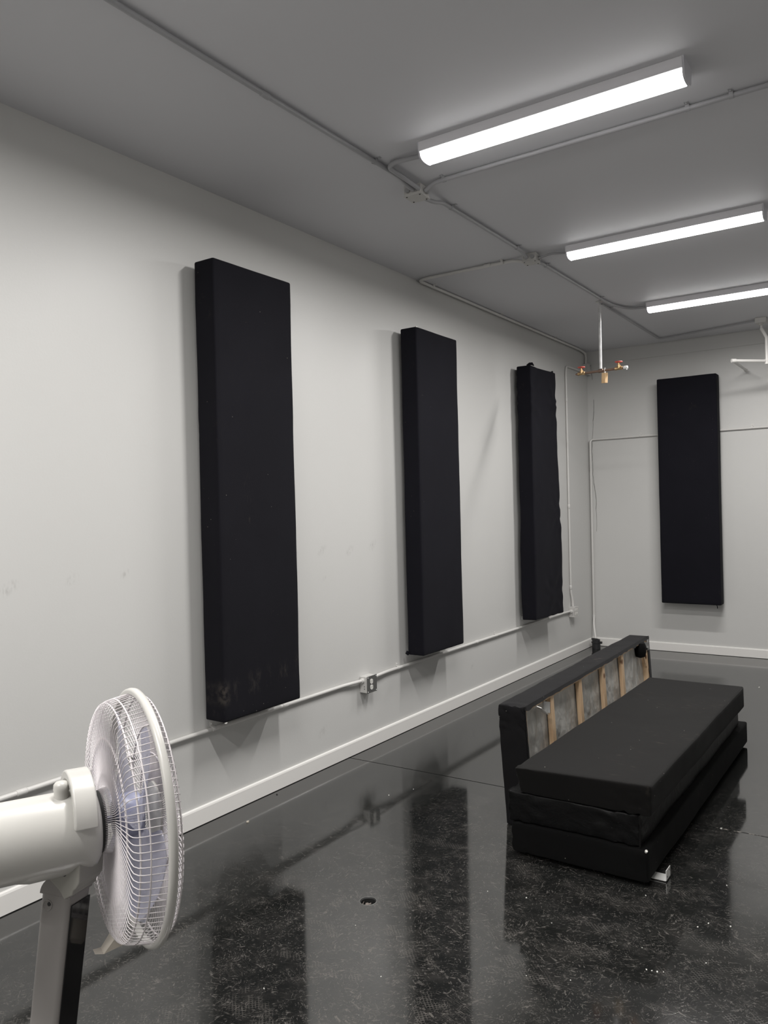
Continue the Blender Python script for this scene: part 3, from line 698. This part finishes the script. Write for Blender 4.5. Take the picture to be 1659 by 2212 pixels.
mb = MB(); mb.tube([cc-Vector((0,0,.02)), cc+Vector((0,0,.03))], .02, 12); mb.build('tee_fitting', M['trim'], t, angle=60)

# ================================================================== FLOOR DRAIN AND DEBRIS
t = thing('floor_drain', (DRAIN[0],DRAIN[1],0), 'small round open drain hole in the dark floor, bits of debris inside', 'drain')
mb = MB(); mb.M = Matrix.Translation((DRAIN[0],DRAIN[1],0)); mb.lathe([(.034,.0),(.033,-.002),(.031,-.004),(.031,-.060)], 32, caps=False); mb.add([(.0325*math.cos(2*PI*k/24),.0325*math.sin(2*PI*k/24),-.058) for k in range(24)], [tuple(range(24))]); mb.build('well', M['dark'], t)
mb = MB(); mb.M = Matrix.Translation((DRAIN[0],DRAIN[1],0)); mb.lathe([(.0345,.0002),(.0355,.0012),(.0375,.0010),(.0385,.0002)], 32, caps=False); mb.build('rim', mat('drain_rim', (.12,.12,.115), .35), t)
mb = MB(); mb.M = Matrix.Translation((DRAIN[0],DRAIN[1],0))
mb.prism([(-.006,-.030),(.004,-.031),(.008,-.012),(.014,.002),(.008,.010),(.003,.0),(-.004,.004),(-.010,-.004),(-.004,-.014)], -.012, -.009)
mb.M = Matrix.Translation((DRAIN[0]-.022,DRAIN[1]-.004,-.012)) @ Matrix.Rotation(.4,4,'Z'); mb.prism([(-.002,-.018),(.002,-.018),(.0005,.014)], 0, .002)
mb.build('debris_flake', mat('drain_debris', (.16,.135,.12), .7), t, smooth=False)
def chip(x, y, s, name='debris_chip', label='tiny white debris chip lying on the scuffed floor', cat='debris', group='tiny white debris chips on the floor', m='chip'):
    rnd = random.Random(int(x*1000)+int(y*977)); n_ = 6
    pl = [(s*rnd.uniform(.5,1)*math.cos(2*PI*k/n_), s*rnd.uniform(.35,.8)*math.sin(2*PI*k/n_)) for k in range(n_)]
    mb = MB(); mb.M = Matrix.Translation((x,y,0)) @ Matrix.Rotation(rnd.uniform(0,3),4,'Z'); mb.prism(pl, 0, s*.5)
    mb.v[n_] += Vector((0,0,s*.3))
    o = mb.build(name, M[m], origin=(x,y,0), smooth=False); tag(o, label, cat, group); return o
for (x, y, s) in [(2.169,4.327,.004),(1.784,3.053,.004),(2.467,3.596,.004),(2.2,3.33,.004),(2.353,2.799,.004),(2.371,2.803,.0035),(2.389,2.805,.0045),
                  (2.407,2.816,.003),(2.439,3.185,.004),(2.468,3.234,.004),(2.01,2.544,.003),(1.275,1.999,.004),(1.981,7.556,.008),(2.545,3.254,.005),(2.324,4.21,.006),
                  (.694,3.901,.004),(.624,3.747,.005),(1.62,3.02,.003),(2.30,2.93,.003),(2.52,2.95,.0035),(1.95,2.92,.003),(1.30,2.50,.003),(2.15,2.60,.003),(1.58,2.27,.003)]:
    chip(x, y, s)
chip(.194, 3.041, .011, 'pebble', 'small pale pebble on the floor near the left baseboard', 'pebble', None, 'beige')
chip(.055, 3.427, .007, 'dark_crumb', 'small dark crumb on the floor against the left baseboard', 'debris', None, 'dark')
# ================================================================== PEDESTAL FAN
th = 1.1461
HC = Vector((2.0129,.9008,1.1165))
ax = Vector((math.cos(th),math.sin(th),-.0144)).normalized(); sd = ax.cross(Vector((0,0,1))).normalized(); up = sd.cross(ax)
colx, coly = 1.765, .800
fan = thing('pedestal_fan', (colx,coly,0), 'white pedestal fan at the left edge, facing into the room', 'fan')
# head frame: local x = near side, y = up, z = blow direction
HM = Matrix((sd, up, ax)).transposed().to_4x4(); HM.translation = HC
def hb(): q_ = MB(); q_.M = HM.copy(); return q_
# motor housing
mb = hb(); mb.M = HM @ Matrix.Translation((0,-.005,0))
mb.lathe([(.02,-.300),(.040,-.296),(.055,-.285),(.0625,-.262),(.0655,-.22),(.066,-.12),(.066,-.075),(.064,-.066),(.055,-.060),(.03,-.058)], 48)
hs = mb.build('motor_housing', M['fan'], fan, angle=50)
mb = hb(); mb.lathe([(.050,-.063),(.052,-.060),(.052,-.052),(.046,-.050)], 40); mb.build('housing_ring', M['dark'], hs, angle=50)
# lower shell bulge of the housing
mb = hb(); mb.M = HM @ Matrix.Translation((0,-.005,0))
prof = [(-.046,-.185),(-.046,-.070),(.046,-.070),(.046,-.185)]
vs = []; 
for (zz, rr) in ((-.215,.058),(-.195,.066),(-.17,.0715),(-.100,.071),(-.084,.066)):
    vs += [(rr*math.sin(a_)*.86, -rr*math.cos(a_), zz) for a_ in [(-.9+1.8*k/12) for k in range(13)]]
fs = [(i*13+j, i*13+j+1, (i+1)*13+j+1, (i+1)*13+j) for i in range(4) for j in range(12)]+[tuple(range(13)), tuple(range(4*13+12,4*13-1,-1))]
mb.add(vs, fs); mb.build('lower_shell', M['fan'], hs, angle=50)
# carrying handle: half disc block over the front of the housing, plus pull knob
mb = hb(); k = 24
arc = [(.078*math.cos(PI*i/k), .018+.078*math.sin(PI*i/k)) for i in range(k+1)]; inr = [(.062*math.cos(PI*i/k), .018+.062*math.sin(PI*i/k)) for i in range(k,-1,-1)]
vs = [(x,y,-.108) for x,y in arc+inr]+[(x,y,-.070) for x,y in arc+inr]; nn = len(arc+inr); K1 = k+1
fs = [(i,(i+1)%nn,nn+(i+1)%nn,nn+i) for i in range(nn)]
fs += [(i,i+1,nn-2-i,nn-1-i) for i in range(k)]+[(nn+nn-1-i,nn+nn-2-i,nn+i+1,nn+i) for i in range(k)]
mb.add(vs, fs); mb.build('carry_handle', M['fan'], fan, bevel=.003, angle=50)
mb = hb(); mb.prism([(.066*math.cos(PI*i/20), .018+.066*math.sin(PI*i/20)) for i in range(21)], -.080, -.072); mb.build('handle_web', M['fan'], fan, angle=60)
mb = hb(); mb.M = HM @ Matrix.Translation((.012,.050,-.118)) @ Matrix.Rotation(-PI/2,4,'X'); mb.lathe([(.012,0),(.012,.018),(.013,.022),(.0125,.030),(.009,.034),(.003,.035)], 24); mb.build('oscillation_knob', M['fan'], fan, angle=50)
# rear grille: radial wires that run out flat, turn the rim and run forward to the ring
RR = .2185
NW = 108; NS = 6
def wire_path(prof, a_): return [(r_*math.cos(a_), r_*math.sin(a_), z_) for r_, z_ in prof]
rear = [(.046,-.060),(.050,-.058),(.053,-.050),(.056,-.040),(.085,-.041),(.13,-.0425),(.178,-.044),(.190,-.043),(.1985,-.038),(.2025,-.030),(.2055,-.018),(.2110,.010)]
mb = hb()
for k in range(NW): mb.tube(wire_path(rear, 2*PI*k/NW), .0008, 5)
for (r_, z_, t_) in ((.046,-.060,.0016),(.090,-.0385,.0014),(.138,-.0400,.0018),(.1985,-.0345,.0016),(.2045,-.020,.0014)):
    mb.tube([(r_*math.cos(2*PI*k/72), r_*math.sin(2*PI*k/72), z_) for k in range(72)], t_, 6, closed=True)
mb.build('rear_grille', M['fan_wire'], fan, angle=180)
mb = hb()
front = [(.211,.014),(.2095,.021),(.2065,.027),(.2010,.0315),(.190,.035),(.160,.039),(.120,.042),(.080,.043),(.047,.042)]
for k in range(NW): mb.tube(wire_path(front, 2*PI*(k+.5)/NW), .0009, 5)
for (r_, z_, t_) in ((.2045,.029,.0016),(.150,.039,.0014),(.100,.0420,.0014)):
    mb.tube([(r_*math.cos(2*PI*k/72), r_*math.sin(2*PI*k/72), z_) for k in range(72)], t_, 6, closed=True)
mb.build('front_grille', M['fan_wire'], fan, angle=180)
mb = hb(); mb.lathe([(.050,.038),(.051,.044),(.046,.048),(.02,.050)], 40); mb.build('centre_badge', M['fan'], fan, angle=50)
mb = hb(); mb.lathe([(.2105,.005),(.216,.0045),(.2195,.007),(.2205,.012),(.2195,.017),(.216,.0195),(.2105,.019)], 128, caps=False)
mb.lathe([(.2105,.019),(.2095,.015),(.2095,.009),(.2105,.005)], 128, caps=False); mb.build('grille_ring', M['fan'], fan, angle=60)
# latch at the bottom
mb = hb()
mb.add([(-.016,-.198,-.030),(.016,-.198,-.030),(.016,-.214,-.010),(-.016,-.214,-.010),(-.014,-.226,-.052),(.012,-.226,-.052),(.014,-.219,-.022),(-.016,-.219,-.022),
        (-.010,-.224,-.066),(.008,-.224,-.066)], [(0,1,2,3),(0,4,5,1),(1,5,6,2),(2,6,7,3),(3,7,4,0),(4,8,9,5),(4,7,6,5)])
mb.build('latch', M['beige'], fan, smooth=False)
# blades and hub
mb = hb(); mb.lathe([(.006,-.060),(.006,-.030)], 12); mb.build('motor_shaft', mat('shaft_steel', (.12,.12,.16), .25, .8), fan, angle=50)
mb = hb(); mb.lathe([(.010,-.030),(.030,-.030),(.038,-.026),(.040,-.018),(.040,.010),(.034,.016),(.012,.018)], 36); mb.build('blade_hub', M['hub'], fan, angle=50)
NB = 5
for b_ in range(NB):
    ph = 2*PI*b_/NB + .62
    mb = hb(); nr, na = 14, 12; top = []; 
    for i in range(nr+1):
        s = i/nr; r_ = .037+.145*s
        half = .26+.34*math.sin(min(1,s*1.15)*PI*.62)-(.22*max(0,s-.82)/.18 if s > .82 else 0)
        sweep = .22*s
        for j in range(na+1):
            u_ = j/na*2-1; a_ = ph+sweep+u_*half
            z_ = -.004+u_*(.021-.006*s)+.006*(1-u_*u_)
            top.append((r_*math.cos(a_), r_*math.sin(a_), z_))
    N_ = len(top); bot = [(x,y,z-.0018) for x,y,z in top]
    W_ = na+1; fs = []
    for i in range(nr):
        for j in range(na):
            q1 = (i*W_+j, i*W_+j+1, (i+1)*W_+j+1, (i+1)*W_+j); fs.append(q1); fs.append(tuple(N_+c for c in reversed(q1)))
    edge = [j for j in range(W_)]+[i*W_+na for i in range(1,nr+1)]+[nr*W_+j for j in range(na-1,-1,-1)]+[i*W_ for i in range(nr-1,0,-1)]
    for e_ in range(len(edge)): a_, c_ = edge[e_], edge[(e_+1)%len(edge)]; fs.append((a_, N_+a_, N_+c_, c_))
    mb.add(top+bot, fs); mb.build('blade', M['blade'], fan, angle=70)
# column: grey body with a glossy black inlay on its front
nA = math.radians(12); nf = Vector((math.cos(nA),math.sin(nA),0)); nt_ = Vector((math.sin(nA),-math.cos(nA),0))
ctop = Vector((1.963,.806,1.040)); cbot = Vector((colx,coly,.025)); cz = (ctop-cbot).normalized()
CM = Matrix((nf, nt_, cz)).transposed().to_4x4(); CM.translation = cbot; CL = (ctop-cbot).length
def rrect(hx_, hy_, r_, n_=5):
    o_ = []
    for (sx, sy, a0) in ((1,1,0),(-1,1,PI/2),(-1,-1,PI),(1,-1,3*PI/2)):
        for k in range(n_+1): a_ = a0+PI/2*k/n_; o_.append((sx*(hx_-r_)+r_*math.cos(a_), sy*(hy_-r_)+r_*math.sin(a_)))
    return o_
mb = MB(); mb.M = CM; mb.prism(rrect(.033,.0265,.012), 0, CL-.03)
# rounded top of the side shells
k = 16; pl = [(.033*math.cos(PI*i/k)-.000, CL-.031+.033*math.sin(PI*i/k)) for i in range(k+1)]
vs = [(x,-.0262,z) for x,z in pl]+[(x,.0262,z) for x,z in pl]; nn = len(pl)
mb.add(vs, [tuple(range(nn)), tuple(range(2*nn-1,nn-1,-1))]+[(i,(i+1)%nn,nn+(i+1)%nn,nn+i) for i in range(nn)])
cm = mb.build('column', M['fan_column'], fan, angle=40)
mb = MB(); mb.M = CM; mb.box((.0325,-.0215,.05),(.0350,.0215,CL-.045)); mb.build('black_inlay', M['fan_black'], cm, bevel=.0008)
mb = MB(); mb.M = CM @ Matrix.Translation((-.013,.0266,CL-.050)) @ Matrix.Rotation(-PI/2,4,'X'); mb.lathe([(.0105,-.001),(.0105,.0006),(.0090,.0010),(.0080,.0001),(.001,.0001)], 24, caps=False); mb.build('screw_recess', M['fan_column'], cm)
mb = MB(); mb.M = CM @ Matrix.Translation((-.0095,.0266,CL-.047)) @ Matrix.Rotation(-PI/2,4,'X'); mb.lathe([(.0038,0),(.0038,.0006)], 20); mb.build('screw_hole', M['dark'], cm)
# neck that tilts the head
mb = MB(); NM = Matrix((nf, nt_, Vector((0,0,1)))).transposed().to_4x4(); NM.translation = Vector((1.970,.808,0)); mb.M = NM
pl = [(-.042,1.078),(-.040,1.058),(-.034,1.040),(-.020,1.036),(.000,1.022),(.010,1.008),(.028,1.018),(.030,1.026),(.036,1.030),(.043,1.040),(.046,1.078)]
vs = [(x,-.0285,z) for x,z in pl]+[(x,.0285,z) for x,z in pl]; nn = len(pl)
mb.add(vs, [tuple(range(nn)), tuple(range(2*nn-1,nn-1,-1))]+[(i,(i+1)%nn,nn+(i+1)%nn,nn+i) for i in range(nn)])
nk = mb.build('tilt_neck', mat('fan_neck_plastic', (.34,.33,.30), .4), fan, bevel=.002, smooth=False)
mb = MB(); mb.M = NM @ Matrix.Translation((.012,.0286,1.052)) @ Matrix.Rotation(-PI/2,4,'X'); mb.lathe([(.0042,0),(.0042,.0006)], 14); mb.build('screw_hole', M['dark'], nk)
# base
mb = MB(); mb.M = Matrix.Translation((colx,coly,0)); mb.lathe([(.205,0),(.210,.006),(.206,.016),(.16,.027),(.08,.033),(.045,.045),(.04,.050)], 64); mb.build('fan_base', M['fan'], fan, angle=50)

for o in bpy.data.objects:
    if '_mw' in o: del o['_mw']
